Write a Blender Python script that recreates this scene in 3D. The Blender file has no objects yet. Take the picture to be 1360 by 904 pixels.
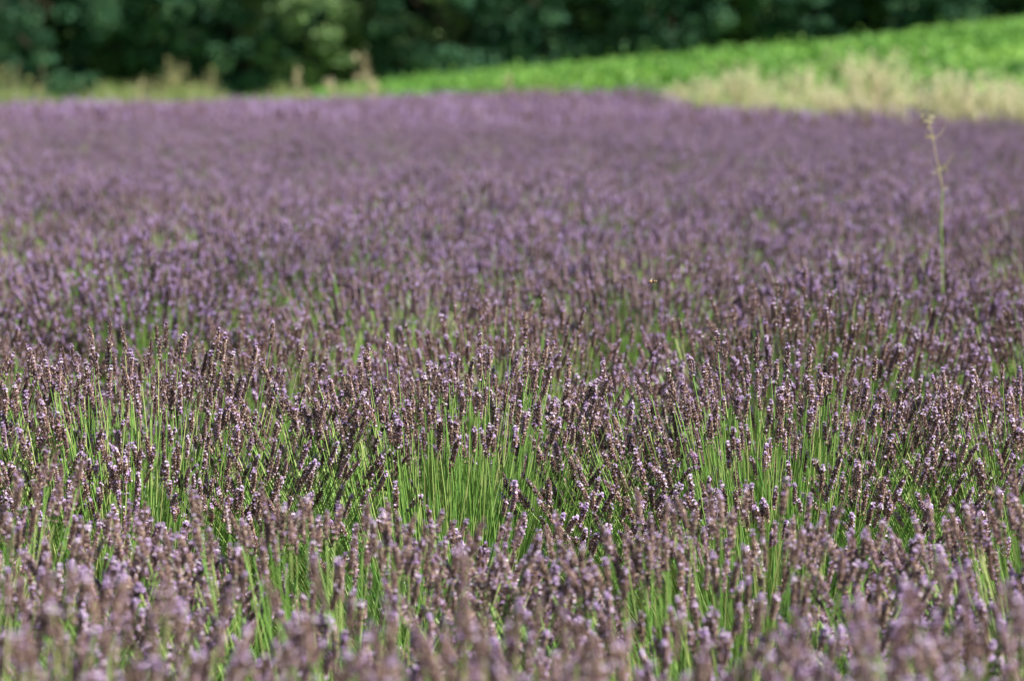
import bpy, math
import numpy as np
from mathutils import Vector, Matrix, Euler

# ------------------------------------------------------------------ camera
scene = bpy.context.scene
CAM_Z = 1.12
PITCH = math.radians(5.32)
F = 100.0 / 36.0 * 1360.0                     # focal length in photo pixels
cam_d = bpy.data.cameras.new('camera')
cam_d.lens = 100.0
cam_d.sensor_width = 36.0
cam_d.clip_start = 0.05
cam_d.clip_end = 3000.0
cam_d.dof.use_dof = True
cam_d.dof.focus_distance = 4.72
cam_d.dof.aperture_fstop = 4.6
cam = bpy.data.objects.new('camera', cam_d)
scene.collection.objects.link(cam)
cam.location = (0, 0, CAM_Z)
cam.rotation_euler = (math.pi / 2 - PITCH, 0, 0)
scene.camera = cam

# ------------------------------------------------------------------ light
SUN_EL = math.radians(50)
SUN_AZ = math.radians(114)                     # clockwise from +Y (view direction)
world = bpy.data.worlds.new('World')
scene.world = world
world.use_nodes = True
wn = world.node_tree.nodes
sky = wn.new('ShaderNodeTexSky')
sky.sky_type = 'NISHITA'
sky.sun_disc = False
sky.sun_elevation = SUN_EL
sky.sun_rotation = SUN_AZ
wn['Background'].inputs['Strength'].default_value = 0.05
world.node_tree.links.new(sky.outputs[0], wn['Background'].inputs['Color'])
sl = bpy.data.lights.new('sun', 'SUN')
sl.energy = 5.0
sl.angle = math.radians(0.53)
sl.color = (1.0, 0.95, 0.87)
sun = bpy.data.objects.new('sun', sl)
scene.collection.objects.link(sun)
sd = Vector((math.sin(SUN_AZ) * math.cos(SUN_EL), math.cos(SUN_AZ) * math.cos(SUN_EL), math.sin(SUN_EL)))
sun.rotation_euler = (-sd).to_track_quat('-Z', 'Y').to_euler()
sun.location = (20, 10, 30)
scene.view_settings.view_transform = 'Standard'
scene.view_settings.look = 'None'
scene.view_settings.exposure = 1.17
scene.view_settings.gamma = 1.0
scene.view_settings.use_curve_mapping = False
scene.render.engine = 'CYCLES'
scene.cycles.use_denoising = True
scene.cycles.max_bounces = 6
scene.cycles.diffuse_bounces = 3
scene.cycles.transparent_max_bounces = 4
scene.cycles.transmission_bounces = 3
scene.cycles.glossy_bounces = 2

rng = np.random.default_rng(11)
C = scene.collection


def at(px, py, D):
    """point at ground distance D that a photo pixel looks at"""
    x = (px - 680.0) / F
    y = (452.0 - py) / F
    c, s = math.cos(PITCH), math.sin(PITCH)
    d = np.array([x, c + y * s, -s + y * c])
    return np.array([0, 0, CAM_Z]) + d * (D / d[1])


# ------------------------------------------------------------------ materials
def new_mat(name):
    m = bpy.data.materials.new(name)
    m.use_nodes = True
    nt = m.node_tree
    return m, nt, nt.nodes['Principled BSDF'], nt.nodes['Material Output']


def ramp(nt, stops):
    r = nt.nodes.new('ShaderNodeValToRGB')
    el = r.color_ramp.elements
    while len(el) < len(stops):
        el.new(0.5)
    for e, (p, c) in zip(el, stops):
        e.position = p
        e.color = (*c, 1)
    return r


def plant_mat(name, stops, rough=0.6, transl=0.25, spec=0.3, objvar=0.0, noise=0.0, nscale=8.0):
    """colour from the per-piece 'tint' attribute, thin-leaf translucency, optional per-object and soft noise variation"""
    m, nt, bs, out = new_mat(name)
    L = nt.links.new
    a = nt.nodes.new('ShaderNodeAttribute')
    a.attribute_name = 'tint'
    r = ramp(nt, stops)
    src = a.outputs['Fac']
    if noise > 0:
        tc = nt.nodes.new('ShaderNodeNewGeometry')
        nz = nt.nodes.new('ShaderNodeTexNoise')
        nz.inputs['Scale'].default_value = nscale
        nz.inputs['Detail'].default_value = 3
        L(tc.outputs['Position'], nz.inputs['Vector'])
        ma = nt.nodes.new('ShaderNodeMath')
        ma.operation = 'MULTIPLY_ADD'
        ma.inputs[1].default_value = noise
        L(nz.outputs['Fac'], ma.inputs[0])
        mb = nt.nodes.new('ShaderNodeMath')
        mb.operation = 'SUBTRACT'
        mb.inputs[1].default_value = noise * 0.5
        L(src, mb.inputs[0])
        L(mb.outputs[0], ma.inputs[2])
        src = ma.outputs[0]
    L(src, r.inputs['Fac'])
    col = r.outputs['Color']
    if objvar > 0:
        oi = nt.nodes.new('ShaderNodeObjectInfo')
        hs = nt.nodes.new('ShaderNodeHueSaturation')
        mr = nt.nodes.new('ShaderNodeMapRange')
        mr.inputs['To Min'].default_value = 1 - objvar
        mr.inputs['To Max'].default_value = 1 + objvar
        L(oi.outputs['Random'], mr.inputs['Value'])
        L(mr.outputs[0], hs.inputs['Value'])
        L(col, hs.inputs['Color'])
        col = hs.outputs['Color']
    L(col, bs.inputs['Base Color'])
    bs.inputs['Roughness'].default_value = rough
    bs.inputs['Specular IOR Level'].default_value = spec
    if transl > 0:
        t = nt.nodes.new('ShaderNodeBsdfTranslucent')
        mx = nt.nodes.new('ShaderNodeMixShader')
        mx.inputs[0].default_value = transl
        L(col, t.inputs['Color'])
        L(bs.outputs[0], mx.inputs[1])
        L(t.outputs[0], mx.inputs[2])
        L(mx.outputs[0], out.inputs['Surface'])
    return m


M_CALYX = plant_mat('calyx', [(0.0, (0.034, 0.018, 0.019)), (0.35, (0.165, 0.098, 0.092)),
                              (0.65, (0.37, 0.245, 0.19)), (0.82, (0.66, 0.52, 0.40)), (1.0, (0.30, 0.17, 0.36))],
                    rough=0.42, transl=0.08, spec=0.6, objvar=0.2)  # near-black and cream ends of the ramp carry painted shade and highlights
M_COROLLA = plant_mat('corolla', [(0.0, (0.34, 0.21, 0.48)), (0.5, (0.55, 0.41, 0.66)), (1.0, (0.80, 0.70, 0.82))],
                      rough=0.55, transl=0.3, objvar=0.1)
M_STEM = plant_mat('lavender_stem', [(0.0, (0.09, 0.20, 0.03)), (0.6, (0.21, 0.40, 0.085)), (1.0, (0.48, 0.54, 0.20))],
                   rough=0.45, transl=0.2, spec=0.45)
M_LEAF = plant_mat('lavender_leaf', [(0.0, (0.05, 0.15, 0.025)), (0.6, (0.13, 0.33, 0.065)), (1.0, (0.32, 0.46, 0.16))],
                   rough=0.5, transl=0.3)
M_FARSPIKE = plant_mat('lavender_spike_far', [(0.0, (0.042, 0.022, 0.026)), (0.3, (0.105, 0.064, 0.074)), (0.6, (0.205, 0.138, 0.138)),
                                              (0.8, (0.255, 0.160, 0.335)), (1.0, (0.50, 0.38, 0.66))],
                       rough=0.6, transl=0.12, objvar=0.1)
M_DRY = plant_mat('dry_grass', [(0.0, (0.26, 0.20, 0.11)), (0.5, (0.50, 0.45, 0.26)), (1.0, (0.74, 0.70, 0.48))], rough=0.6, transl=0.35)
M_WEED = plant_mat('weed_leaf', [(0.0, (0.10, 0.14, 0.04)), (0.5, (0.24, 0.26, 0.09)), (1.0, (0.45, 0.40, 0.20))], rough=0.6, transl=0.3)
M_VINE = plant_mat('vine_leaf', [(0.0, (0.055, 0.165, 0.03)), (0.5, (0.165, 0.35, 0.065)), (1.0, (0.33, 0.52, 0.12))],
                   rough=0.5, transl=0.4, noise=0.9, nscale=0.16)
M_BARK = plant_mat('bark', [(0.0, (0.06, 0.045, 0.03)), (1.0, (0.13, 0.10, 0.075))], rough=0.9, transl=0, spec=0.1)


def tree_mat(name, a, b, c):
    return plant_mat(name, [(0.0, a), (0.5, b), (1.0, c)], rough=0.75, transl=0.22, spec=0.12, noise=0.6, nscale=0.5)


M_TREE = [tree_mat('leaf_dark', (0.022, 0.070, 0.044), (0.048, 0.125, 0.068), (0.10, 0.20, 0.085)),
          tree_mat('leaf_mid', (0.055, 0.135, 0.055), (0.11, 0.22, 0.075), (0.18, 0.31, 0.10)),
          tree_mat('leaf_pale', (0.12, 0.19, 0.09), (0.20, 0.31, 0.13), (0.29, 0.40, 0.17))]


def simple_mat(name, col, rough=0.6, spec=0.3, nscale=300.0, dark=0.6):
    m, nt, bs, out = new_mat(name)
    nz = nt.nodes.new('ShaderNodeTexNoise')
    nz.inputs['Scale'].default_value = nscale
    tc = nt.nodes.new('ShaderNodeTexCoord')
    nt.links.new(tc.outputs['Object'], nz.inputs['Vector'])
    r = ramp(nt, [(0.3, tuple(v * dark for v in col)), (0.7, col)])
    nt.links.new(nz.outputs['Fac'], r.inputs['Fac'])
    nt.links.new(r.outputs['Color'], bs.inputs['Base Color'])
    bs.inputs['Roughness'].default_value = rough
    bs.inputs['Specular IOR Level'].default_value = spec
    return m


# ------------------------------------------------------------------ mesh helpers (numpy)
class Geo:
    """verts, faces (tris / quads), material index per face, tint per vertex"""

    def __init__(self):
        self.v, self.f, self.m, self.t, self.n = [], [], [], [], 0

    def add(self, v, f, mi=0, tint=0.5):
        v = np.asarray(v, float).reshape(-1, 3)
        f = np.asarray(f, int)
        self.v.append(v)
        self.f.append(f + self.n)
        self.m.append(np.broadcast_to(np.asarray(mi, int), (len(f),)).copy())
        self.t.append(np.broadcast_to(np.asarray(tint, float), (len(v),)).copy())
        self.n += len(v)

    def merge(self, g):
        off = self.n
        for v, t in zip(g.v, g.t):
            self.v.append(v)
            self.t.append(t)
        for f, m in zip(g.f, g.m):
            self.f.append(f + off)
            self.m.append(m)
        self.n += g.n

    def mesh(self, name, mats, smooth=False):
        me = bpy.data.meshes.new(name)
        v = np.concatenate(self.v)
        me.vertices.add(len(v))
        me.vertices.foreach_set('co', v.astype(np.float32).ravel())
        loops = np.concatenate([f.ravel() for f in self.f])
        tot = np.concatenate([np.full(len(f), f.shape[1]) for f in self.f])
        st = np.concatenate([[0], np.cumsum(tot)[:-1]])
        me.loops.add(len(loops))
        me.loops.foreach_set('vertex_index', loops.astype(np.int32))
        me.polygons.add(len(tot))
        me.polygons.foreach_set('loop_start', st.astype(np.int32))
        me.polygons.foreach_set('loop_total', tot.astype(np.int32))
        me.polygons.foreach_set('material_index', np.concatenate(self.m).astype(np.int32))
        me.polygons.foreach_set('use_smooth', np.full(len(tot), smooth))
        a = me.attributes.new('tint', 'FLOAT', 'POINT')
        a.data.foreach_set('value', np.concatenate(self.t).astype(np.float32))
        for m in mats:
            me.materials.append(m)
        me.update(calc_edges=True)
        return me


def norm(a):
    return a / np.maximum(np.linalg.norm(a, axis=-1, keepdims=True), 1e-9)


def frames(d, roll=None):
    """N x 3 x 3 matrices whose third column is d"""
    d = norm(np.asarray(d, float))
    up = np.where(np.abs(d[:, 2:3]) < 0.95, np.array([[0, 0, 1.0]]), np.array([[1.0, 0, 0]]))
    x = norm(np.cross(up, d))
    y = np.cross(d, x)
    if roll is not None:
        c, s = np.cos(roll)[:, None], np.sin(roll)[:, None]
        x, y = x * c + y * s, y * c - x * s
    return np.stack([x, y, d], axis=2)


def instance(tv, tf, R, T, S=None):
    """copies of a template: vertices and faces"""
    N, nv = len(T), len(tv)
    v = np.einsum('nij,vj->nvi', R, tv)
    if S is not None:
        v = v * np.asarray(S).reshape(N, 1, -1)
    v = v + T[:, None, :]
    f = (tf[None] + (np.arange(N) * nv)[:, None, None]).reshape(-1, tf.shape[1])
    return v.reshape(-1, 3), f


def tubes(P0, P1, P2, r0, r1, segs=3, sides=3):
    """quadratic curves P0-P1-P2 as thin tapered tubes"""
    N = len(P0)
    t = np.linspace(0, 1, segs + 1)
    B = ((1 - t) ** 2)[None, :, None] * P0[:, None] + (2 * t * (1 - t))[None, :, None] * P1[:, None] + (t ** 2)[None, :, None] * P2[:, None]
    Rm = frames(P2 - P0)
    an = np.arange(sides) * 2 * math.pi / sides
    ring = np.stack([np.cos(an), np.sin(an), 0 * an], 1)
    off = np.einsum('nij,sj->nsi', Rm, ring)
    rad = np.asarray(r0).reshape(-1, 1) * (1 - t)[None] + np.asarray(r1).reshape(-1, 1) * t[None]
    rad = np.broadcast_to(rad, (N, segs + 1))
    V = B[:, :, None, :] + off[:, None] * rad[:, :, None, None]
    idx = np.arange((segs + 1) * sides).reshape(segs + 1, sides)
    f = np.stack([idx[:-1], np.roll(idx[:-1], -1, 1), np.roll(idx[1:], -1, 1), idx[1:]], -1).reshape(-1, 4)
    nv = (segs + 1) * sides
    f = (f[None] + (np.arange(N) * nv)[:, None, None]).reshape(-1, 4)
    return V.reshape(-1, 3), f, nv


def ribbons(P0, P1, P2, w, segs=2, seed=0):
    """flat tapered blades"""
    r = np.random.default_rng(seed)
    N = len(P0)
    t = np.linspace(0, 1, segs + 1)
    B = ((1 - t) ** 2)[None, :, None] * P0[:, None] + (2 * t * (1 - t))[None, :, None] * P1[:, None] + (t ** 2)[None, :, None] * P2[:, None]
    side = frames(P2 - P0, r.uniform(0, 6.28, N))[:, :, 0]
    wid = np.asarray(w).reshape(-1, 1) * np.array([0.7] + [1.0] * (segs - 1) + [0.12])[None]
    V = np.stack([B - side[:, None] * wid[..., None] * 0.5, B + side[:, None] * wid[..., None] * 0.5], 2)
    idx = np.arange((segs + 1) * 2).reshape(segs + 1, 2)
    f = np.stack([idx[:-1, 0], idx[:-1, 1], idx[1:, 1], idx[1:, 0]], -1)
    nv = (segs + 1) * 2
    f = (f[None] + (np.arange(N) * nv)[:, None, None]).reshape(-1, 4)
    return V.reshape(-1, 3), f, nv


def link(name, me, parent=None, loc=None, rot=None, scale=None, kind=None, label=None, cat=None, group=None):
    o = bpy.data.objects.new(name, me)
    C.objects.link(o)
    if parent:
        o.parent = parent
    if loc is not None:
        o.location = loc
    if rot is not None:
        o.rotation_euler = rot
    if scale is not None:
        o.scale = scale
    if kind:
        o['kind'] = kind
    if label:
        o['label'] = label
    if cat:
        o['category'] = cat
    if group:
        o['group'] = group
    return o


# ------------------------------------------------------------------ terrain
def sstep(a, b, x):
    t = np.clip((x - a) / (b - a), 0, 1)
    return t * t * (3 - 2 * t)


def ground_z(x, y):
    x = np.asarray(x, float)
    y = np.asarray(y, float)
    xc = np.clip(x, -28, 60)
    hill = (0.25 + 0.078 * xc + 0.0013 * xc ** 2) * sstep(38, 72, y)
    roll = 0.05 * np.sin(x * 0.31 + y * 0.23) * np.sin(y * 0.17 - x * 0.11) * sstep(6, 16, y)
    far = 14.0 * sstep(140, 500, y)
    return hill + roll + far


# far edge of the lavender, x -> y (diagonal on the right where the dry verge comes in)
EDGE_X = np.array([-60, -6, 0, 2.6, 3.3, 4.3, 5.9, 7.4, 10, 16])
EDGE_Y = np.array([66, 64, 61, 55, 46, 39, 32.5, 27, 20, 8])


def edge_y(x):
    return np.interp(x, EDGE_X, EDGE_Y)


def edge_x(y):
    return np.interp(-y, -EDGE_Y, EDGE_X)


m, nt, bs, out = new_mat('soil_and_grass')
L = nt.links.new
geo = nt.nodes.new('ShaderNodeNewGeometry')
n1 = nt.nodes.new('ShaderNodeTexNoise')
n1.inputs['Scale'].default_value = 9
n1.inputs['Detail'].default_value = 8
L(geo.outputs['Position'], n1.inputs['Vector'])
soil = ramp(nt, [(0.3, (0.11, 0.075, 0.045)), (0.7, (0.27, 0.195, 0.125))])
L(n1.outputs['Fac'], soil.inputs['Fac'])
n2 = nt.nodes.new('ShaderNodeTexNoise')
n2.inputs['Scale'].default_value = 0.8
n2.inputs['Detail'].default_value = 8
L(geo.outputs['Position'], n2.inputs['Vector'])
gr = ramp(nt, [(0.3, (0.07, 0.16, 0.03)), (0.6, (0.17, 0.26, 0.055)), (0.8, (0.32, 0.30, 0.12))])
L(n2.outputs['Fac'], gr.inputs['Fac'])
at_ = nt.nodes.new('ShaderNodeAttribute')
at_.attribute_name = 'tint'
mx = nt.nodes.new('ShaderNodeMix')
mx.data_type = 'RGBA'
L(at_.outputs['Fac'], mx.inputs['Factor'])
L(soil.outputs['Color'], mx.inputs['A'])
L(gr.outputs['Color'], mx.inputs['B'])
L(mx.outputs['Result'], bs.inputs['Base Color'])
bs.inputs['Roughness'].default_value = 0.95
bs.inputs['Specular IOR Level'].default_value = 0.1
bp = nt.nodes.new('ShaderNodeBump')
bp.inputs['Strength'].default_value = 0.6
bp.inputs['Distance'].default_value = 0.05
L(n1.outputs['Fac'], bp.inputs['Height'])
L(bp.outputs[0], bs.inputs['Normal'])
M_GROUND = m

gx = np.concatenate([np.linspace(-600, -70, 16), np.arange(-60, 61, 1.5), np.linspace(70, 600, 16)])
gy = np.concatenate([np.linspace(-80, -6, 6), np.arange(-3, 141, 1.5), np.linspace(150, 1200, 24)])
GX, GY = np.meshgrid(gx, gy)
gv = np.stack([GX, GY, ground_z(GX, GY)], -1).reshape(-1, 3)
idx = np.arange(len(gv)).reshape(len(gy), len(gx))
gf = np.stack([idx[:-1, :-1], idx[:-1, 1:], idx[1:, 1:], idx[1:, :-1]], -1).reshape(-1, 4)
g = Geo()
g.add(gv, gf, 0, (gv[:, 1] > edge_y(gv[:, 0])).astype(float))
link('ground', g.mesh('ground', [M_GROUND], True), kind='structure')

# ------------------------------------------------------------------ lavender flower spikes
BIPYR_F = np.array([[0, 2, 1], [0, 3, 2], [0, 4, 3], [0, 1, 4], [5, 1, 2], [5, 2, 3], [5, 3, 4], [5, 4, 1]])


def bipyr(n, waist=0.55):
    """n-sided double cone of unit length along z, unit radius"""
    an = np.arange(n) * 2 * math.pi / n
    v = np.vstack([[0, 0, 0], np.stack([np.cos(an), np.sin(an), 0 * an + waist], 1), [0, 0, 1]])
    f = []
    for k in range(n):
        a, b = 1 + k, 1 + (k + 1) % n
        f += [[0, b, a], [n + 1, a, b]]
    return v, np.array(f)


CAL_V, CAL_F = bipyr(4, 0.62)


def petal_template():
    v, f = [], []
    for k in range(5):
        a = k * 2 * math.pi / 5
        for da, rr, zz in ((-0.55, 0.62, 0.35), (0.0, 1.0, 0.25), (0.55, 0.62, 0.35)):
            v.append((math.cos(a + da) * rr, math.sin(a + da) * rr, zz))
        b = 3 * k
        f.append((15, b, b + 1, b + 2))
    v.append((0, 0, 0))
    return np.array(v), np.array(f)


PET_V, PET_F = petal_template()


KITE_V = np.array([[0, 0, 0], [1.15, -0.5, 0.6], [-1.15, -0.5, 0.6], [0, 0.3, 1]])
KITE_F = np.array([[0, 1, 3], [0, 3, 2]])


def make_spike(seed, L, bloom, purple, lite=False):
    r = np.random.default_rng(seed)
    g = Geo()
    bend = r.uniform(-0.10, 0.10, 2)
    cap = r.choice([0.5, 4.0, 7.0])

    def axis(s):
        return np.stack([bend[0] * s * s / 0.06, bend[1] * s * s / 0.06, s], -1)
    # whorls of calyces: one stray whorl below, then a dense head
    nw = int(round(L / 0.0056))
    zs = [0.0] if r.random() < 0.5 else []
    start = 0.012 if zs else 0.0
    zs += list(start + (L - start) * np.linspace(0, 1, nw) ** 0.96)
    pos, dirs, sc, tint, ct, cpos, cdir = [], [], [], [], [], [], []
    for w, z in enumerate(zs):
        q = z / L
        n = (7 if lite else 9) if q < 0.85 else 6
        prof = 0.82 + 0.30 * math.sin(math.pi * min(1, q * 0.9 + 0.08)) - (0.25 if q > 0.9 else 0)
        a0 = r.uniform(0, 6.28)
        for k in range(n):
            a = a0 + k * 2 * math.pi / n + r.uniform(-0.25, 0.25)
            tilt = math.radians(r.uniform(32, 56) if q < 0.93 else r.uniform(5, 40))
            d = np.array([math.cos(a) * math.sin(tilt), math.sin(a) * math.sin(tilt), math.cos(tilt)])
            p = axis(np.array(z + r.uniform(-0.0012, 0.0012))) + d * 0.0006
            pos.append(p)
            dirs.append(d)
            s = prof * r.uniform(0.85, 1.15)
            sc.append(s)
            tint.append(0.9 + r.uniform(0, 0.1) if r.random() < purple else np.clip(r.normal(0.42, 0.25), 0, 0.84))
            pb = min(0.85, bloom * cap * 1.2) if q > 0.84 else bloom * 0.45
            if r.random() < pb:
                cpos.append(p + d * 0.0062 * s)
                cdir.append(d + np.array([0, 0, 0.25]))
    pos, dirs, sc = np.array(pos), np.array(dirs), np.array(sc)
    tv = (KITE_V if lite else CAL_V) * np.array([0.0018, 0.0018, 0.0074])
    v, f = instance(tv, KITE_F if lite else CAL_F, frames(dirs, r.uniform(0, 6, len(pos))), pos, sc[:, None].repeat(3, 1) * 0 + 1)
    v = v.reshape(len(pos), -1, 3)
    v = (v - pos[:, None]) * sc[:, None, None] + pos[:, None]
    tint = np.array(tint)
    base = tint[:, None] + np.where(tint > 0.84, 0.0, 1.0)[:, None] * np.array([-0.30] + [-0.05] * (len(tv) - 2) + [0.32])[None]  # bases darkened, tips paled: painted shade and highlights on top of dried pale tips
    base = np.where(tint[:, None] > 0.84, base, np.clip(base, 0, 0.83)).ravel()
    g.add(v.reshape(-1, 3), f, 0, base)
    if cpos:
        cpos, cdir = np.array(cpos), np.array(cdir)
        n = len(cpos)
        v, f = instance(PET_V * 0.0034, PET_F, frames(cdir, r.uniform(0, 6, n)), cpos)
        g.add(v, f, 1, np.repeat(r.uniform(0, 1, n), len(PET_V)))
    # central axis of the spike
    z = np.array([[-0.004, 0.5 * L, L * 0.98]])
    v, f, nv = tubes(axis(z[:, 0]), axis(z[:, 1]), axis(z[:, 2]), [0.0010], [0.0008], 3, 4)
    if not lite:
        g.add(v, f, 2, 0.5)
    # packed bracts that fill the head between the whorls
    zc = np.array([[start + 0.001, 0.5 * L, L * 0.97]])
    v, f, nv = tubes(axis(zc[:, 0]), axis(zc[:, 1]), axis(zc[:, 2]), [0.0031], [0.0024], 2 if lite else 5, 5 if lite else 6)
    g.add(v, f, 0, 0.25)
    return g


SPEC = []
for i in range(16):
    r_ = np.random.default_rng(100 + i)
    Ls = r_.uniform(0.046, 0.080)
    kind_ = 0 if i < 7 else (1 if i < 12 else 2)
    SPEC.append((i, Ls, (0.07, 0.14, 0.26)[kind_], (0.06, 0.28, 0.55)[kind_], kind_))
SP_GEO = [make_spike(200 + i, Ls, bl, pu) for (i, Ls, bl, pu, k) in SPEC]
SP_LITE = [make_spike(200 + i, Ls, bl, pu, True) for (i, Ls, bl, pu, k) in SPEC]
for gg in SP_GEO + SP_LITE:
    gg.v = [v * np.array([0.76, 0.76, 0.64]) for v in gg.v]
SP_MESH = [gg.mesh('flower_spike', [M_CALYX, M_COROLLA, M_STEM]) for gg in SP_GEO]
SP_KIND = np.array([s[4] for s in SPEC])
SP_LEN = np.array([s[1] for s in SPEC])

# simpler spike for rows farther off: stacked whorls with a few petals
B5V, B5F = bipyr(5, 0.5)
B4V, B4F = bipyr(4, 0.5)


def mid_spike(seed, whorls, sides_v, sides_f, bloom, petals):
    r = np.random.default_rng(seed)
    g = Geo()
    L = r.uniform(0.032, 0.050)
    t0 = r.normal(0.40, 0.16)
    for k in range(whorls):
        z = L * k / whorls
        rr = 0.0047 * (1.1 - 0.25 * k / whorls) * r.uniform(0.85, 1.15)
        v = sides_v * np.array([rr, rr, L / whorls * 2.3]) + np.array([0, 0, z])
        t = np.clip(t0 + r.normal(0, 0.08), 0, 0.72) if r.random() > bloom else r.uniform(0.70, 0.86)
        g.add(v, sides_f, 0, t)
    for k in range(petals):
        a = r.uniform(0, 6.28)
        z = L * r.choice([0.4, 0.93, 1.0, 1.05])
        d = np.array([[math.cos(a), math.sin(a), 0.6]])
        v, f = instance(B4V * np.array([0.0030, 0.0030, 0.006]), B4F, frames(d), np.array([[0.004 * math.cos(a), 0.004 * math.sin(a), z]]))
        g.add(v, f, 0, r.uniform(0.85, 1.0))
    return g


MID = [mid_spike(300 + i, 5, B5V, B5F, 0.26 + 0.06 * (i % 4), (1, 2, 2, 3)[i % 4]) for i in range(10)]
MID_BROWN = [mid_spike(350 + i, 6, B5V, B5F, 0.12, (0, 1, 2)[i % 3]) for i in range(8)]
FAR = [mid_spike(400 + i, 2, B4V, B4F, 0.33, 1 if i % 3 == 0 else 0) for i in range(6)]


def flat(g):
    return np.concatenate(g.v), g.f, g.m, np.concatenate(g.t)


def scatter(out, templates, which, R, T, S=None, tjit=0.0, seed=0):
    r = np.random.default_rng(seed)
    for k, tg in enumerate(templates):
        sel = np.where(which == k)[0]
        if not len(sel):
            continue
        tv = np.concatenate(tg.v)
        N = len(sel)
        s = np.ones(N) if S is None else S[sel]
        v = np.einsum('nij,vj->nvi', R[sel], tv) * s[:, None, None] + T[sel][:, None]
        tint = np.concatenate(tg.t)[None].repeat(N, 0)
        if tjit:
            tint = np.clip(tint + r.normal(0, tjit, (N, 1)), 0, 1)
        base = out.n
        first = True
        for f, mi in zip(tg.f, tg.m):
            ff = (f[None] + (np.arange(N) * len(tv))[:, None, None]).reshape(-1, f.shape[1])
            out.f.append(ff + base)
            out.m.append(np.tile(mi, N))
        out.v.append(v.reshape(-1, 3))
        out.t.append(tint.ravel())
        out.n += N * len(tv)


# ------------------------------------------------------------------ lavender bushes
def bush_stalks(seed, n, R=0.43, H=0.60, spread=62, lean=(0, 0), gap=0.0):
    """flower stalks fanning out of one bush: root, bend, spike base, spike direction"""
    r = np.random.default_rng(seed)
    th = np.radians(spread) * np.sqrt(r.uniform(0, 1, n)) * r.uniform(0.92, 1.05, n)
    ph = r.uniform(0, 2 * math.pi, n)
    ph2 = ph + r.normal(0, 0.22, n)
    k = r.normal(1.0, 0.055, n) - np.where(r.random(n) < 0.18, r.uniform(0.05, 0.26, n), 0)
    # uneven outline: slow waves round the bush
    k *= 1 + 0.06 * np.sin(ph * 3 + r.uniform(0, 6)) * np.sin(th * 2) + 0.04 * np.sin(ph * 5 + r.uniform(0, 6))
    H0 = 0.06
    Lm = 0.04
    P2 = np.stack([np.sin(th) * np.cos(ph) * R * k / math.sin(math.radians(spread)),
                   np.sin(th) * np.sin(ph) * R * k / math.sin(math.radians(spread)),
                   H0 + np.cos(th) ** 0.75 * (H - H0 - Lm) * k], -1)
    P2[:, 0] += lean[0] * P2[:, 2]
    P2[:, 1] += lean[1] * P2[:, 2]
    P0 = np.stack([np.sin(th) * np.cos(ph2) * R * 0.30, np.sin(th) * np.sin(ph2) * R * 0.30, 0 * th], -1)
    P0 += r.normal(0, 0.015, P0.shape) * np.array([1, 1, 0])
    dend = norm((P2 - P0) * np.array([0.75, 0.75, 1.0]) + r.normal(0, 0.045, (n, 3)))
    ln = np.linalg.norm(P2 - P0, axis=1)[:, None]
    P1 = P2 - dend * ln * 0.55
    return P0, P1, P2, dend


def bush_green(seed, P0, P1, P2, n_blade, R=0.43, H=0.60, hi=True, lean=(0, 0), thick=1.0, stems=True):
    r = np.random.default_rng(seed)
    g = Geo()
    n = len(P0)
    segs, sides = (4, 3) if hi else (2, 3)
    if stems:
        v, f, nv = tubes(P0, P1, P2, np.full(n, 0.0012 * thick), np.full(n, 0.00085 * thick), segs, sides)
        g.add(v, f, 0, np.repeat(np.clip(r.normal(0.55, 0.28, n), 0, 1), nv))
    b0, b1, b2, d = bush_stalks(seed + 7, n_blade, R, H, 66, lean)
    s = np.clip(r.uniform(0.42, 0.92, n_blade), 0, 1)[:, None]
    b1 = b0 + (b1 - b0) * s + r.normal(0, 0.02, b2.shape)
    b2 = b0 + (b2 - b0) * s + r.normal(0, 0.05, b2.shape) * np.array([1, 1, 0.5])
    v, f, nv = ribbons(b0, b1, b2, r.uniform(0.0014, 0.0027, n_blade) * thick, 3 if hi else 2, seed)
    g.add(v, f, 1, np.repeat(np.clip(r.normal(0.5, 0.27, n_blade), 0, 1), nv))
    return g


GRP = 'lavender bushes planted in rows across the field'
COMMON = 'lavender bush of faded purple spikes in the closed rows deeper in the field'


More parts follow.
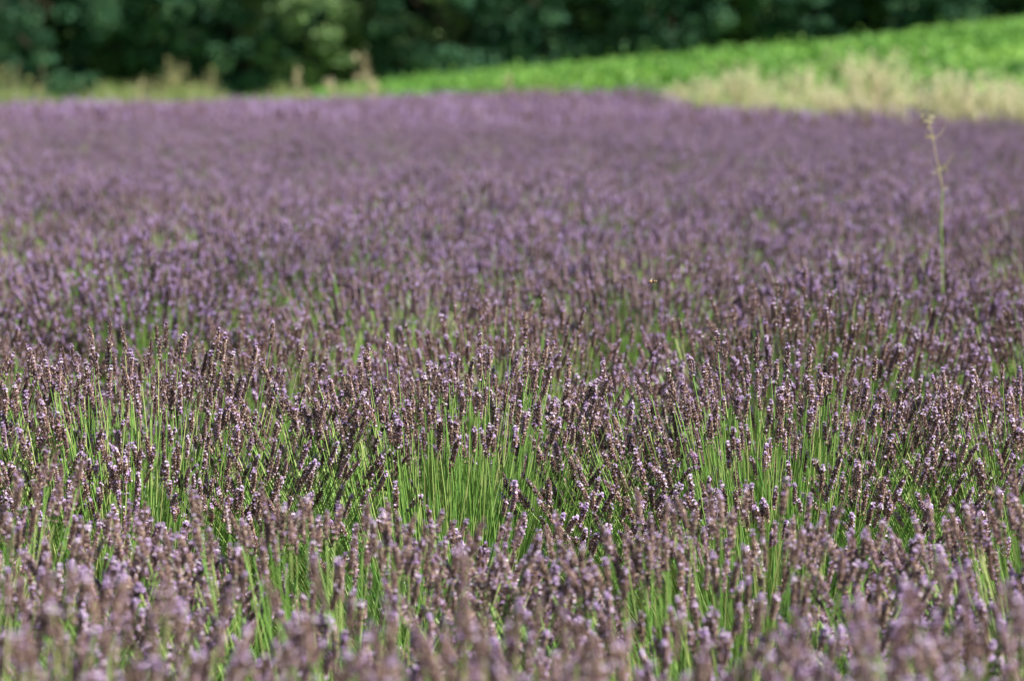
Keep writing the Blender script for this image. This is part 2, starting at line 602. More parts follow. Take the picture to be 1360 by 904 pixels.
def near_bush(x, y, seed, label, n=600, R=0.43, H=0.60, mix=(0.6, 0.3, 0.1), lean=(0, 0), spread=62, blades=1050, gap=0.0):
    r = np.random.default_rng(seed)
    z = float(ground_z(x, y))
    root = link('lavender_bush', None, loc=(x, y, z), label=label, cat='lavender', group=GRP)
    root.empty_display_size = 0.2
    P0, P1, P2, d = bush_stalks(seed, n, R, H, spread, lean)
    if gap > 0:                                   # an open skirt: few flowering stalks low on this side
        low = (P2[:, 1] < -0.07) & (P2[:, 2] < H - 0.115)
        keep = ~(low & (r.random(n) < gap))
        P0, P1, P2, d = P0[keep], P1[keep], P2[keep], d[keep]
        n = len(P0)
    green = bush_green(seed + 1, P0, P1, P2, blades, R, H, True, lean)
    link('foliage', green.mesh('foliage', [M_STEM, M_LEAF]), root, kind='stuff')
    kinds = r.choice(3, n, p=mix)
    which = np.array([r.choice(np.where(SP_KIND == k)[0]) for k in kinds])
    Rm = frames(d, r.uniform(0, 6.28, n))
    S = r.uniform(0.82, 1.18, n)
    # the 300 spikes that show largest are pieces of their own, the hidden rest one piece
    show = (P2[:, 1] - 0.9 * P2[:, 2])
    order = np.argsort(show)
    for i in order[:300]:
        o = bpy.data.objects.new('flower_spike', SP_MESH[which[i]])
        C.objects.link(o)
        o.parent = root
        Mx = Matrix([[*(Rm[i][0] * S[i]), P2[i][0]], [*(Rm[i][1] * S[i]), P2[i][1]], [*(Rm[i][2] * S[i]), P2[i][2]], [0, 0, 0, 1]])
        o.matrix_basis = Mx
    rest = order[300:]
    if len(rest):
        gg = Geo()
        scatter(gg, SP_LITE, which[rest], Rm[rest], P2[rest], S[rest])
        link('rear_flower_spikes', gg.mesh('rear_flower_spikes', [M_CALYX, M_COROLLA, M_STEM]), root, kind='stuff')
    return root


def shared_bush(seed, templates, mats, n, blades, hi, sscale=1.0, thick=1.0, tj=0.06, mix=None, stems=True):
    r = np.random.default_rng(seed)
    P0, P1, P2, d = bush_stalks(seed, n)
    green = bush_green(seed + 1, P0, P1, P2, blades, hi=hi, thick=thick, stems=stems)
    gg = Geo()
    if mix is not None:
        kinds = r.choice(3, n, p=mix)
        which = np.array([r.choice(np.where(SP_KIND == k)[0]) for k in kinds])
    else:
        which = r.integers(0, len(templates), n)
    scatter(gg, templates, which, frames(d, r.uniform(0, 6.28, n)), P2, r.uniform(0.82, 1.18, n) * sscale, tj, seed)
    return green, gg


HI = []
for s in range(1):
    a, b = shared_bush(900 + s, SP_LITE, None, 620, 900, True, tj=0.0, mix=(0.32, 0.38, 0.30))
    HI.append((a.mesh('foliage', [M_STEM, M_LEAF]), b.mesh('flower_spikes', [M_CALYX, M_COROLLA, M_STEM])))
MIDB = []
for s in range(5):
    a, b = shared_bush(950 + s, MID, None, 720, 260, False, 1.08, 0.9)
    if s == 4:
        a, b = shared_bush(955, MID_BROWN, None, 760, 420, False, 1.05, 1.0)
    MIDB.append((a.mesh('foliage', [M_STEM, M_LEAF]), b.mesh('flower_spikes', [M_FARSPIKE])))
FARB = []
for s in range(4):
    a, b = shared_bush(980 + s, FAR, None, 60, 36, False, 2.4, 3.0, stems=False)
    FARB.append((a, b))

# layout: rows run across the view
STEP, TILT = 1.32, 0.035
spots = []
k = 0
while True:
    Y0 = (2.68, 3.74)[k] if k < 2 else 4.86 + STEP * (k - 2) - (0.12 if k > 2 else 0)
    if Y0 > 66:
        break
    half = 0.18 * Y0 * 1.12 + 0.55
    nb = int(2 * half / 0.60) + 1
    ph = (k * 0.37) % 1.0
    for j in range(-nb // 2 - 1, nb // 2 + 2):
        x = (j + ph) * 0.60 + rng.normal(0, 0.05)
        if abs(x) > half:
            continue
        y = Y0 + TILT * x + rng.normal(0, 0.07)
        if y > edge_y(x):
            continue
        spots.append((k, x, y))
    k += 1

# the bushes close by, each with its own look
NEAR = [
    # x, y, label, options
    (-0.50, 2.70, 'mauve-brown lavender bush in the first row, beside the loose one with green gaps', dict(mix=(0.35, 0.4, 0.25), H=0.605)),
    (0.02, 2.62, 'loose lavender bush of mauve spikes with green gaps between, in the first row', dict(mix=(0.3, 0.4, 0.3), H=0.59)),
    (0.53, 2.66, 'lavender bush thick with lilac petals on most of its spikes, in the first row', dict(mix=(0.1, 0.35, 0.55), H=0.605)),
    (-0.76, 3.78, 'lavender bush with violet spikes crowded close, before the tall brown bush', dict(mix=(0.3, 0.4, 0.3), H=0.565)),
    (-0.25, 3.72, 'lavender bush with tall single lilac-tipped spikes standing before a gap of bare green stems', dict(mix=(0.3, 0.4, 0.3), H=0.53, n=460)),
    (0.28, 3.68, 'lavender bush with sparse mauve spikes before the bright green stems', dict(mix=(0.3, 0.4, 0.3), H=0.53, n=474)),
    (0.80, 3.76, 'lavender bush with a small bee hovering at its purple spikes', dict(mix=(0.2, 0.4, 0.4), H=0.55)),
    (-1.12, 4.90, 'lavender bush of dark brown spikes leaning outward at the end of the row', dict(mix=(0.75, 0.2, 0.05), H=0.62, gap=0.25, n=655)),
    (-0.64, 4.88, 'tall lavender bush of upright brown spikes, the highest of its row', dict(mix=(0.75, 0.2, 0.05), H=0.64, n=698, gap=0.2)),
    (-0.10, 4.84, 'lavender bush of brown spikes over an open skirt of bright green stems', dict(mix=(0.72, 0.22, 0.06), H=0.62, n=725, gap=0.72)),
    (0.46, 4.86, 'lavender bush of pale-dotted brown spikes beside the open green skirt', dict(mix=(0.7, 0.24, 0.06), H=0.61, n=698, gap=0.35)),
    (0.98, 4.90, 'lavender bush of brown spikes with long green stems showing at its foot', dict(mix=(0.65, 0.25, 0.1), H=0.60, n=669, gap=0.5)),
]
for i, (x, y, lab, kw) in enumerate(NEAR):
    near_bush(x, y, 40 + i * 3, lab, **kw)

rest = [(k, x, y) for (k, x, y) in spots if not (k <= 2 and min(math.hypot(x - n[0], y - n[1]) for n in NEAR) < 0.42)]
rest.sort(key=lambda s: s[2])
N_IND = 300 - len(NEAR)
weed_i = min(range(N_IND), key=lambda i: math.hypot(rest[i][1] - 1.14, rest[i][2] - 7.55))
for i, (k, x, y) in enumerate(rest[:N_IND]):
    fo, sp = HI[0] if k <= 3 else MIDB[4 if rng.random() < 0.9 - (k - 3) / 5.0 else int(rng.integers(0, 4))]
    sc = rng.uniform(0.92, 1.06)
    lab = COMMON
    if k > 2 and i == weed_i:
        lab = 'lavender bush with a single tall thin weed rising out of it'
    elif y > edge_y(x) - 1.6:
        lab = 'lavender bush at the border of the straw-coloured grass verge'
    root = link('lavender_bush', None, loc=(x, y, float(ground_z(x, y))), rot=(0, 0, rng.uniform(0, 6.28)),
                scale=(rng.uniform(0.95, 1.1), rng.uniform(0.95, 1.1), sc), label=lab, cat='lavender', group=GRP)
    link('foliage', fo, root)
    link('flower_spike_mass', sp, root, kind='stuff')

far = Geo()
farg = Geo()
for i, (k, x, y) in enumerate(rest[N_IND:]):
    a, b = FARB[int(rng.integers(0, 4))]
    ang = rng.uniform(0, 6.28)
    c, s = math.cos(ang), math.sin(ang)
    Rz = np.array([[c, -s, 0], [s, c, 0], [0, 0, 1]])
    sc = np.array([1.05, 1.05, rng.uniform(0.9, 1.08)])
    T = np.array([x, y, float(ground_z(x, y))])
    jt = rng.normal(0, 0.10)
    for src, off in ((a, 0), (b, 2)):
        base = far.n
        v = np.concatenate(src.v) @ Rz.T * sc + T
        far.v.append(v)
        t = np.concatenate(src.t)
        far.t.append(np.clip(t + jt, 0, 1) if off else t)
        for f, mi in zip(src.f, src.m):
            far.f.append(f + base)
            far.m.append(mi + off)
        far.n += len(v)
link('distant_lavender', far.mesh('distant_lavender', [M_STEM, M_LEAF, M_FARSPIKE]), kind='stuff',
     label='far rows of lavender merging into one purple sheet', cat='lavender')

# ------------------------------------------------------------------ vineyard
LQ_V = np.array([[-0.5, 0, 0], [0, -0.18, 0.08], [0.5, 0, 0], [0.12, 0.55, 0.10], [-0.12, 0.55, 0.10]])
LQ_F4 = np.array([[0, 1, 2, 3]])


def leaf_cloud(g, pos, size, tint, mi=0, seed=0):
    """leaf-sized faces, one folded quad each"""
    r = np.random.default_rng(seed)
    n = len(pos)
    d = norm(r.normal(0, 1, (n, 3)) + np.array([0, 0, 0.55]))
    tv = np.array([[-0.5, 0, 0.12], [0, -0.55, 0], [0.5, 0, 0.12], [0, 0.6, -0.05]])
    v, f = instance(tv, np.array([[0, 1, 2, 3]]), frames(d, r.uniform(0, 6.28, n)), np.zeros((n, 3)))
    v = v.reshape(n, 4, 3) * np.asarray(size).reshape(-1, 1, 1) + pos[:, None]
    g.add(v.reshape(-1, 3), f, mi, np.repeat(tint, 4))


rows_y = np.arange(34.0, 108.0, 2.4)
vr = np.random.default_rng(5)
for i, Y in enumerate(rows_y):
    x0 = edge_x(Y) + 3.2 if Y < 66 else -0.108 * Y
    x1 = 0.18 * Y * 1.25 + 3
    if x1 - x0 < 1.0:
        continue
    n = int((x1 - x0) * 155)
    x = vr.uniform(x0, x1, n)
    # lumpy hedge: height and width vary from vine to vine
    hv = 0.97 + 0.08 * np.sin(x * 2.6 + i * 1.7) + 0.07 * np.sin(x * 1.1 + i) + 0.05 * np.sin(x * 5.3 + i * 2)
    hv = hv * (0.50 + 0.50 * sstep(-0.11 * Y, -0.11 * Y + 7.5, x))
    h = 0.06 + (hv - 0.06) * vr.uniform(0, 1, n) ** 0.7
    shoots = vr.random(n) < 0.05
    h = np.where(shoots, h + vr.uniform(0, 0.25, n), h)
    w = vr.normal(0, 0.27, n) * (1.15 - 0.45 * h / 1.3)
    yy = Y + w + 0.02 * x
    pos = np.stack([x, yy, ground_z(x, yy) + h], -1)
    g = Geo()
    leaf_cloud(g, pos, vr.uniform(0.08, 0.15, n), np.clip(vr.normal(0.5 + vr.normal(0, 0.12), 0.2, n), 0, 1), 0, i)
    root = link('vine_row', None, loc=(0, 0, 0), label='long row of bright green grapevines on the slope behind the lavender' if Y < 105.5 else 'topmost grapevine row on the slope, against the dark wood', cat='vines',
                group='grapevine rows on the slope')
    link('foliage', g.mesh('vine_foliage', [M_VINE]), root, kind='stuff')

# ------------------------------------------------------------------ woodland behind
def make_crown(seed, rx, rz, zc, nclump, nleaf, lsize):
    r = np.random.default_rng(seed)
    d = norm(r.normal(0, 1, (nclump, 3)))
    rad = r.uniform(0.55, 1.0, nclump) ** 0.5
    lump = 1 + 0.22 * np.sin(3 * np.arctan2(d[:, 1], d[:, 0]) + r.uniform(0, 6)) * np.cos(d[:, 2] * 3)
    c = d * (rad * lump)[:, None] * np.array([rx, rx, rz]) + np.array([0, 0, zc])
    c[:, 2] = np.maximum(c[:, 2], 0.3)
    pos, tint = [], []
    for k in range(nclump):
        s = r.uniform(0.45, 0.95) * rx * 0.22
        q = norm(r.normal(0, 1, (nleaf, 3))) * r.uniform(0.5, 1.05, (nleaf, 1)) ** 0.6
        p = q * s * np.array([1.15, 1.15, 0.8]) + c[k]
        pos.append(p)
        tint.append(np.clip(r.normal(0.5 + r.normal(0, 0.16), 0.14, nleaf), 0, 1))
    pos = np.concatenate(pos)
    keep = pos[:, 2] > 0.05
    pos, tint = pos[keep], np.concatenate(tint)[keep]
    g = Geo()
    leaf_cloud(g, pos, r.uniform(0.6, 1.3, len(pos)) * lsize, tint, 0, seed)
    return g


def make_trunk(seed, h, r0, limbs):
    r = np.random.default_rng(seed)
    g = Geo()
    P0 = np.array([[0, 0, -0.2]])
    P2 = np.array([[r.normal(0, 0.3), r.normal(0, 0.3), h]])
    v, f, nv = tubes(P0, (P0 + P2) / 2 + r.normal(0, 0.15, (1, 3)), P2, [r0], [r0 * 0.3], 6, 8)
    g.add(v, f, 0, 0.5)
    for k in range(limbs):
        t = r.uniform(0.25, 0.85)
        a = r.uniform(0, 6.28)
        b = P0 + (P2 - P0) * t
        ln = h * r.uniform(0.25, 0.45)
        e = b + np.array([[math.cos(a) * ln * 0.8, math.sin(a) * ln * 0.8, ln * 0.7]])
        v, f, nv = tubes(b, (b + e) / 2 + np.array([[0, 0, -0.15 * ln]]), e, [r0 * 0.42], [r0 * 0.08], 4, 6)
        g.add(v, f, 0, 0.5)
    return g


CROWN = {}
for mi in range(3):
    CROWN[mi] = [make_crown(500 + 10 * mi + s, 2.7 + 0.5 * s, 4.4 + 0.5 * s, 4.6, 210, 75, 0.17).mesh('crown', [M_TREE[mi]]) for s in range(2)]
TRUNK = [make_trunk(600 + s, 7.0, 0.13, 9).mesh('trunk', [M_BARK]) for s in range(2)]


def tree(x, y, mi, s, label, group, sc=1.0, rz=0.0):
    root = link('broadleaf_tree', None, loc=(x, y, float(ground_z(x, y)) - 0.05), rot=(0, 0, rz), scale=(sc, sc, sc * 1.05), label=label, cat='tree', group=group)
    link('crown', CROWN[mi][s], root)
    link('trunk', TRUNK[s], root)


tr = np.random.default_rng(21)
T_FRONT = [(-30, 1, 4), (60, 0, 0), (150, 1, 5), (255, 0, 3), (330, 0, 1), (412, 2, 0), (470, 0, 4), (528, 2, 3), (590, 0, 0), (650, 1, 6), (730, 0, 1), (810, 1, 3),
           (890, 0, 0), (975, 1, 4), (1060, 0, 2), (1150, 1, 5), (1240, 0, 1), (1330, 0, 3), (1420, 0, 2)]
LAB = {0: 'dark green broadleaf tree in the wood edge behind the vineyard slope',
       1: 'mid green broadleaf tree among darker trees in the wood edge',
       2: 'pale grey-green tree standing out in the dark wood edge'}
for (px, mi, dy) in T_FRONT:
    y = 112 + dy
    x = (px - 680) / F * y
    tree(x, y, mi, int(tr.integers(0, 2)), LAB[mi], 'trees of the wood edge', tr.uniform(0.85, 1.1), tr.uniform(0, 6.28))
for r_i, (y0, n, off) in enumerate(((121, 13, 0.0), (128, 14, 0.5))):
    for k in range(n):
        x = (k + off - n / 2 + 0.5) * 4.0 + tr.normal(0, 0.5)
        mi = int(tr.choice(3, p=(0.6, 0.3, 0.1)))
        tree(x, y0 + tr.normal(0, 1.2), mi, int(tr.integers(0, 2)), 'tall tree deeper in the wood, half hidden by the front trees', 'trees deeper in the wood', tr.uniform(1.1, 1.4), tr.uniform(0, 6.28))

# ------------------------------------------------------------------ dry verge grass and weeds
def grass_blades(g, base, h, lean, w, mi, tint, segs=3, seed=0):
    n = len(base)
    P2 = base + np.stack([lean[:, 0], lean[:, 1], h], -1)
    P1 = base + np.stack([lean[:, 0] * 0.2, lean[:, 1] * 0.2, h * 0.6], -1)
    v, f, nv = ribbons(base, P1, P2, w, segs, seed)
    g.add(v, f, mi, np.repeat(tint, nv))
    return P2


vg = np.random.default_rng(33)
g = Geo()
n = 7500
yy = vg.uniform(24, 58, n)
ex = edge_x(yy)
band = vg.beta(1.3, 1.6, n) * (1.0 + 1.7 * sstep(50, 34, yy))
xx = ex + 0.05 + band
clump = 0.5 + 0.5 * np.sin(xx * 3.1 + yy * 1.3) * np.sin(yy * 2.1 - xx)
clump2 = 0.5 + 0.5 * np.sin(xx * 1.7 - yy * 0.83 + 1.0) * np.sin(yy * 0.67 + xx * 2.3)
h = vg.uniform(0.36, 0.74, n) * (0.35 + 0.45 * clump + 0.45 * clump2)
keep = vg.random(n) < 0.15 + 0.85 * sstep(56, 38, yy)
xx, yy, h = xx[keep], yy[keep], h[keep]
n = len(xx)
base = np.stack([xx, yy, ground_z(xx, yy) - 0.02], -1)
grass_blades(g, base, h, vg.normal(0, 0.16, (n, 2)), vg.uniform(0.008, 0.018, n), np.repeat(np.where(vg.random(n) < 0.5, 2, 0), 2), np.clip(vg.normal(0.55, 0.22, n), 0, 1), 2, 3)
# the thinner verge along the far edge
n = 12000
xx = vg.uniform(-16, 3.5, n)
yy = edge_y(xx) + vg.uniform(0.1, 2.2, n)
h = vg.uniform(0.5, 1.0, n) * (0.85 + 0.22 * np.sin(xx * 2.3) * np.sin(xx * 0.9 + 1)) + np.where(xx < -5, 0.08, 0)
h = h - ground_z(xx, yy)
base = np.stack([xx, yy, ground_z(xx, yy) - 0.02], -1)
mi = vg.choice(3, n, p=(0.16, 0.36, 0.48))
P2 = base + np.stack([vg.normal(0, .12, n), vg.normal(0, .12, n), h], -1)
v, f, nv = ribbons(base, (base + P2) / 2, P2, vg.uniform(0.012, 0.028, n), 2, 9)
g.add(v, f, np.repeat(mi, 2), np.repeat(np.clip(vg.normal(0.5, 0.2, n), 0, 1), nv))
link('verge_grass', g.mesh('verge_grass', [M_DRY, M_WEED, M_VINE]), kind='stuff', label='dry straw-coloured grass along the edge of the lavender', cat='grass')


def grass_tuft(px, py_top, D, n, width, label, lean=0.0, group='tall dry grass tufts'):
    p = at(px, 130, D)
    x, y = p[0], D
    z = float(ground_z(x, y))
    top = at(px, py_top, D)[2] - z
    r = np.random.default_rng(int(px))
    root = link('grass_tuft', None, loc=(x, y, z - 0.02), label=label, cat='grass', group=group)
    g = Geo()
    base = np.stack([r.normal(0, width * 0.35, n), r.normal(0, width * 0.35, n), np.zeros(n)], -1)
    h = top * np.clip(r.normal(0.86, 0.10, n), 0.5, 1.02)
    ln = np.stack([r.normal(lean, 0.10 + width * 0.3, n), r.normal(0, 0.10 + width * 0.3, n)], -1) * h[:, None]
    tips = grass_blades(g, base, h, ln, r.uniform(0.007, 0.014, n), 0, np.clip(r.normal(0.65, 0.2, n), 0, 1), 3, int(px))
    m = n // 2
    b2 = np.stack([r.normal(0, width * 0.45, m), r.normal(0, width * 0.45, m), np.zeros(m)], -1)
    grass_blades(g, b2, top * r.uniform(0.25, 0.6, m), r.normal(0, 0.15, (m, 2)), r.uniform(0.008, 0.016, m), 0, np.clip(r.normal(0.4, 0.2, m), 0, 1), 3, 5)
    link('blades', g.mesh('grass_blades', [M_DRY]), root, kind='stuff')
    # feathery seed heads hanging round the upper part of each culm
    g2 = Geo()
    k = 9
    tp = np.repeat(tips, k, 0)
    bs_ = np.repeat(base, k, 0)
    t = r.uniform(0.0, 0.30, len(tp))[:, None]
    pos = tp + (bs_ - tp) * t * 0.7 + r.normal(0, 0.022, tp.shape)
    leaf_cloud(g2, pos, r.uniform(0.020, 0.042, len(pos)), np.clip(r.normal(0.85, 0.2, len(pos)), 0, 1), 0, int(px) + 1)
    link('seed_head_mass', g2.mesh('seed_heads', [M_DRY]), root, kind='stuff')


TUFT_L = 'feathery dry grass tuft in the straw verge below the vineyard'
for (px, pt, D, n, w, ln) in [(905, 104, 50, 40, 0.30, 0), (940, 98, 47, 50, 0.35, 0.05), (990, 80, 43, 70, 0.32, -0.05), (1030, 108, 42, 45, 0.3, 0.0),
                              (1066, 80, 39.5, 40, 0.2, 0.02), (1095, 104, 39, 40, 0.3, 0.0), (1130, 112, 38, 60, 0.35, 0.0), (1200, 108, 36.5, 60, 0.4, 0.0),
                              (1262, 84, 35, 60, 0.28, -0.05), (1300, 110, 34.5, 60, 0.35, 0.0), (1330, 92, 34, 55, 0.3, 0.0), (1365, 108, 33, 50, 0.35, 0)]:
    grass_tuft(px, pt, D, n, w, TUFT_L, ln)
grass_tuft(1163, 64, 37, 110, 0.30, 'tallest plume of pale dry grass in the straw verge', -0.04)


def weed_shrub(px, py_top, D, w, n, mats, label, name='weed_shrub', cat='shrub', stems=12, tb=0.5):
    p = at(px, 130, D)
    x, y = p[0], D
    z = float(ground_z(x, y))
    top = at(px, py_top, D)[2] - z
    r = np.random.default_rng(int(px) + 3)
    root = link(name, None, loc=(x, y, z - 0.02), label=label, cat=cat, group='weeds along the field edge')
    # several uneven sprays of leaves, tallest in the middle
    nk = 11
    cx = r.normal(0, w * 0.55, nk)
    cy = r.normal(0, w * 0.45, nk)
    ch = top * np.clip(r.uniform(0.5, 1.0, nk) - 0.25 * np.abs(cx) / w, 0.35, 1.0)
    ch[0] = top
    cx[0] *= 0.3
    wk = r.integers(0, nk, n)
    t = r.uniform(0.12, 1, n) ** 0.8
    wd = w * 0.26 * np.sin(np.pi * np.clip(t, 0.05, 0.93)) ** 0.5
    pos = np.stack([cx[wk] * (0.35 + 0.65 * t) + r.normal(0, 1, n) * wd, cy[wk] * (0.35 + 0.65 * t) + r.normal(0, 1, n) * wd, ch[wk] * t], -1)
    hue = r.normal(0, 0.22, nk)[wk]
    g = Geo()
    leaf_cloud(g, pos, r.uniform(0.04, 0.09, len(pos)), np.clip(r.normal(tb, 0.15, len(pos)) + hue, 0, 1), (r.random(len(pos)) < 0.2).astype(int), int(px))
    link('foliage', g.mesh('weed_foliage', [mats, M_WEED if mats is M_DRY else M_DRY]), root, kind='stuff')
    g = Geo()
    P0 = np.stack([r.normal(0, w * 0.12, stems), r.normal(0, w * 0.12, stems), np.zeros(stems)], -1)
    P2 = np.stack([r.normal(0, w * 0.4, stems), r.normal(0, w * 0.4, stems), top * r.uniform(0.7, 1.02, stems)], -1)
    v, f, nv = tubes(P0, (P0 + P2) / 2, P2, np.full(stems, 0.010), np.full(stems, 0.004), 3, 4)
    g.add(v, f, 0, 0.4)
    link('branches', g.mesh('weed_branches', [M_DRY]), root, kind='stuff')


for (px, pt, D, w, n, mt, tb, lab) in [
    (8, 80, 67, 0.55, 700, M_WEED, 0.3, 'olive green bush before the darkest trees'),
    (42, 98, 66, 0.55, 700, M_WEED, 0.45, 'round pale green weed clump at the edge of the lavender'),
    (132, 106, 66, 0.55, 500, M_WEED, 0.75, 'brownish dry weed clump beside the low green weeds'),
    (182, 100, 66, 0.60, 600, M_DRY, 0.35, 'reddish straw weed clump between two shrubs'),
    (226, 74, 66, 0.60, 1000, M_WEED, 0.7, 'tall straw-olive shrub above the lavender edge'),
    (276, 86, 67, 0.65, 1100, M_WEED, 0.3, 'rounded olive green shrub beside the straw-olive one'),
    (372, 108, 66, 0.35, 250, M_WEED, 0.6, 'low olive weeds where the vineyard begins')]:
    weed_shrub(px, pt, D, w, n, mt, lab, tb=tb)


for (px, pt, D, w, lab) in [(1100, 122, 40, 0.22, 'small dark green shrub low in the dry verge grass'),
                            (1226, 100, 38.5, 0.30, 'dark bushy weed between the tallest plume and the next grass tuft'),
                            (1288, 100, 36, 0.32, 'dark green shrub behind the straw verge below the vines'),
                            (1342, 104, 35, 0.32, 'dark green shrub beside the last dry grass tufts')]:
    weed_shrub(px, pt, D, w, 500, M_TREE[0], lab, tb=0.4)


def dry_stalk(px, pt, D, label, heads=6, hs=0.11):
    p = at(px, 130, D)
    x, y = p[0], D
    z = float(ground_z(x, y))
    top = at(px, pt, D)[2] - z
    r = np.random.default_rng(int(px) + 9)
    root = link('dry_weed', None, loc=(x, y, z - 0.02), label=label, cat='weed', group='dry weed stalks')
    g = Geo()
    P2 = np.array([[-0.10 * top, 0, top]])
    v, f, nv = tubes(np.zeros((1, 3)), np.array([[0.06, 0, top * 0.5]]), P2, [0.012], [0.006], 6, 5)
    g.add(v, f, 0, 0.6)
    hp = [P2[0]]
    for k in range(heads):
        t = r.uniform(0.5, 0.95)
        b = np.array([[0.1 * t * (1 - t) - 0.10 * top * t * t, 0, top * t]])
        e = b + np.array([[r.uniform(-0.16, 0.16), r.uniform(-0.16, 0.16), r.uniform(0.08, 0.2)]])
        v, f, nv = tubes(b, (b + e) / 2 + np.array([[0, 0, -0.02]]), e, [0.006], [0.003], 2, 4)
        g.add(v, f, 0, 0.6)
        hp.append(e[0])
    link('stem', g.mesh('weed_stem', [M_DRY]), root)
    g = Geo()
    pos = np.repeat(np.array(hp), 22, 0)
    pos = pos + r.normal(0, hs * 0.45, pos.shape) * np.array([0.6, 0.6, 1.2])
    leaf_cloud(g, pos, r.uniform(0.03, 0.06, len(pos)), np.clip(r.normal(0.6, 0.25, len(pos)), 0, 1), 0, 2)
    link('seed_head_mass', g.mesh('weed_heads', [M_DRY]), root, kind='stuff')


dry_stalk(482, 74, 61, 'tall dry weed stalk with tan heads before the wood edge', 4, 0.10)
dry_stalk(497, 104, 58, 'short pale dry weed beside the tall tan stalk', 6, 0.14)
dry_stalk(402, 100, 62, 'pinkish dry weed left of the pale slanting stalk', 6, 0.12)
dry_stalk(446, 108, 55, 'pale slanting dry weed rising out of the lavender edge', 3, 0.09)
dry_stalk(682, 104, 60, 'single pale dry weed before the middle of the vineyard', 4, 0.1)

# ------------------------------------------------------------------ tall thin weed standing in the lavender
D = 7.55
pts_px = [(1252, 420), (1251, 350), (1250, 290), (1252, 252), (1247, 225), (1239, 185), (1233, 160)]
W = np.array([at(a, b, D) for a, b in pts_px])
bx, by = W[0][0], D
bz = float(ground_z(bx, by))
W = np.vstack([[bx, by, bz], W]) - np.array([bx, by, bz])
root = link('tall_weed', None, loc=(bx, by, bz), label='single tall thin weed, green below and straw above, rising from the lavender', cat='weed')


def poly_tube(g, P, rad, sides=6, tint=0.5, mi=0):
    P = np.asarray(P, float)
    n = len(P)
    d = np.gradient(P, axis=0)
    fr = frames(d)
    an = np.arange(sides) * 2 * math.pi / sides
    ring = np.stack([np.cos(an), np.sin(an), 0 * an], 1)
    V = P[:, None] + np.einsum('nij,sj->nsi', fr, ring) * np.asarray(rad).reshape(-1, 1, 1)
    ix = np.arange(n * sides).reshape(n, sides)
    f = np.stack([ix[:-1], np.roll(ix[:-1], -1, 1), np.roll(ix[1:], -1, 1), ix[1:]], -1).reshape(-1, 4)
    g.add(V.reshape(-1, 3), f, mi, tint)


g = Geo()
poly_tube(g, W[:5], np.linspace(0.0025, 0.0020, 5), tint=0.7)
link('green_stem', g.mesh('weed_green_stem', [M_STEM], True), root)
g = Geo()
poly_tube(g, W[4:], np.linspace(0.0021, 0.0011, len(W) - 4), tint=0.5)
for (i, k, ln) in ((4, 1, .015), (5, -1, .025), (5, 1, .04), (6, 1, .035), (6, -1, .02), (7, -1, .015)):
    b = W[i]
    e = b + np.array([k * ln, 0.01, ln * 1.1])
    poly_tube(g, [b, (b + e) / 2 + np.array([k * 0.006, 0, -0.004]), e], [0.0011, 0.0008, 0.0005], 5, 0.5)
link('dry_stem', g.mesh('weed_dry_stem', [M_DRY], True), root)
g = Geo()
wr = np.random.default_rng(3)
for i in (5, 6, 8):
    c = W[min(i, len(W) - 1)]
    n = 14 if i == 8 else 8
    leaf_cloud(g, c + wr.normal(0, 0.007, (n, 3)) * np.array([1, 1, 1.6]), wr.uniform(0.006, 0.012, n), np.clip(wr.normal(0.6, 0.15, n), 0, 1), 0, i)
link('seed_head', g.mesh('weed_seed_head', [M_DRY]), root, kind='stuff')

# ------------------------------------------------------------------ bees
M_BEE_D = simple_mat('bee_dark', (0.045, 0.025, 0.012), 0.35, 0.5, 900)
M_BEE_T = simple_mat('bee_fuzz', (0.46, 0.31, 0.17), 0.9, 0.1, 1500)
M_WING, nt, bs, out = new_mat('bee_wing')
vz = nt.nodes.new('ShaderNodeTexVoronoi')
vz.inputs['Scale'].default_value = 500
rr = ramp(nt, [(0.0, (0.35, 0.26, 0.16)), (0.3, (0.75, 0.68, 0.58))])
nt.links.new(vz.outputs['Distance'], rr.inputs['Fac'])
nt.links.new(rr.outputs['Color'], bs.inputs['Base Color'])
bs.inputs['Alpha'].default_value = 0.4
bs.inputs['Roughness'].default_value = 0.2


def ellipsoid(c, r, nu=12, nv=8, a=None):
    u = np.arange(nu) * 2 * math.pi / nu
    w = np.linspace(0, math.pi, nv + 1)
    Wg, U = np.meshgrid(w, u, indexing='ij')
    v = np.stack([np.cos(Wg) * r[0], np.sin(Wg) * np.cos(U) * r[1], np.sin(Wg) * np.sin(U) * r[2]], -1).reshape(-1, 3) + np.asarray(c)
    ix = np.arange((nv + 1) * nu).reshape(nv + 1, nu)
    f = np.stack([ix[:-1], ix[1:], np.roll(ix[1:], -1, 1), np.roll(ix[:-1], -1, 1)], -1).reshape(-1, 4)
    return v, f


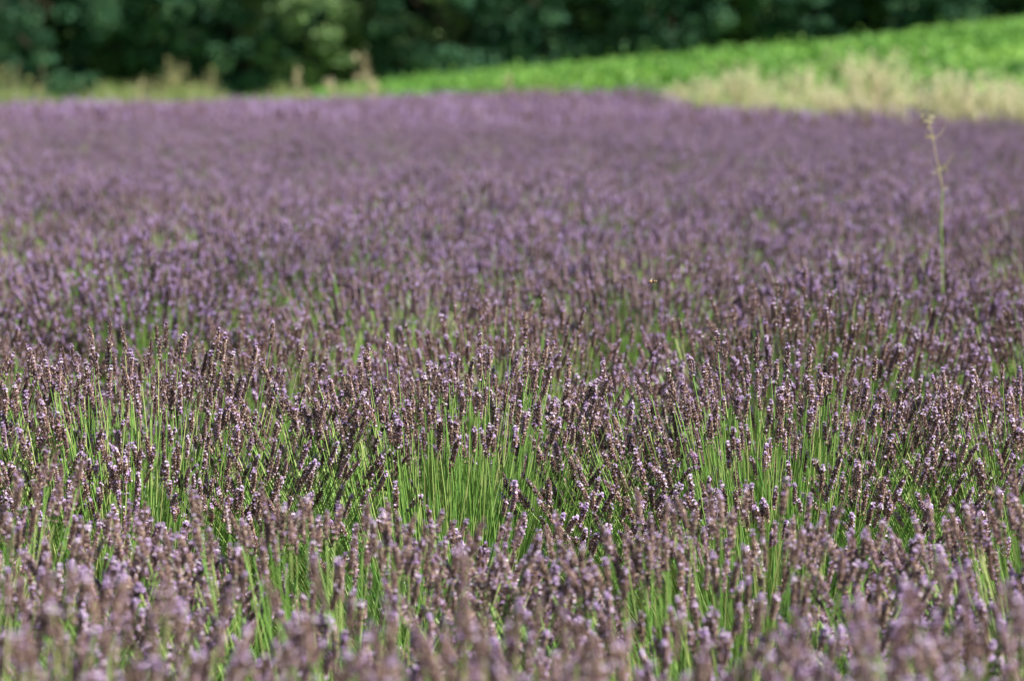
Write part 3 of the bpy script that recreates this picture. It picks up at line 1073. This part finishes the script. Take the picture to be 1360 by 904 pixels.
def bee(loc, rot, s, label):
    """a bee of unit length 1 along x, head at +x"""
    root = link('bee', None, loc=loc, rot=rot, scale=(s, s, s), label=label, cat='bee')
    root.empty_display_size = 0.2
    g = Geo()
    v, f = ellipsoid((-0.22, 0, -0.02), (0.30, 0.145, 0.14), 12, 12)
    band = ((f[:, 0] // 12) % 3 == 0).astype(int)
    g.add(v, f, band, 0.5)
    g2 = Geo()
    link('abdomen', g.mesh('bee_abdomen', [M_BEE_D, M_BEE_T], True), root)
    v, f = ellipsoid((0.16, 0, 0.02), (0.17, 0.155, 0.15))
    g2.add(v, f, 0, 0.5)
    link('thorax', g2.mesh('bee_thorax', [M_BEE_T], True), root)
    g3 = Geo()
    v, f = ellipsoid((0.38, 0, -0.02), (0.10, 0.12, 0.11))
    g3.add(v, f, 0, 0.5)
    for sgn in (-1, 1):
        v, f = ellipsoid((0.40, sgn * 0.095, 0.0), (0.05, 0.035, 0.07), 8, 6)
        g3.add(v, f, 0, 0.5)
        poly_tube(g3, [(0.44, sgn * 0.04, 0.03), (0.52, sgn * 0.07, 0.07), (0.60, sgn * 0.10, 0.02)], [0.012, 0.010, 0.008], 5)
    link('head', g3.mesh('bee_head', [M_BEE_D], True), root)
    for sgn in (-1, 1):
        for (ln, wd, bx_, sw) in ((0.62, 0.20, 0.18, 1.05), (0.42, 0.15, 0.08, 1.25)):
            t = np.linspace(0, 1, 7)
            ax = np.array([-math.cos(sw) * 0.85, sgn * math.sin(sw), 0.28])
            ax = ax / np.linalg.norm(ax)
            pr = np.cross(ax, [0, 0, 1.0])
            pr /= np.linalg.norm(pr)
            o = np.array([bx_, sgn * 0.09, 0.13])
            wv = np.sin(np.pi * np.clip(t, 0.03, 0.97)) ** 0.6 * wd * 0.5
            a_ = o + ax * (t * ln)[:, None] - pr * wv[:, None]
            b_ = o + ax * (t * ln)[:, None] + pr * wv[:, None]
            V = np.stack([a_, b_], 1).reshape(-1, 3)
            ix = np.arange(14).reshape(7, 2)
            f = np.stack([ix[:-1, 0], ix[:-1, 1], ix[1:, 1], ix[1:, 0]], -1)
            gw = Geo()
            gw.add(V, f, 0, 0.5)
            link('wing', gw.mesh('bee_wing', [M_WING], True), root)
        for k, lx in enumerate((0.24, 0.15, 0.06)):
            gl = Geo()
            poly_tube(gl, [(lx, sgn * 0.08, -0.08), (lx - 0.02, sgn * 0.17, -0.16), (lx - 0.08 - 0.05 * k, sgn * 0.14, -0.28)], [0.02, 0.018, 0.010], 5)
            link('leg', gl.mesh('bee_leg', [M_BEE_D], True), root)


bee(tuple(at(866, 374, 4.62)), (0.0, math.radians(8), math.radians(176)), 0.0160, 'slim brown bee flying above the lavender spikes in clear air')
bee(tuple(at(1315, 655, 3.80)), (0.1, math.radians(-15), math.radians(120)), 0.0145, 'fuzzy tan bee hovering beside a purple lavender spike')
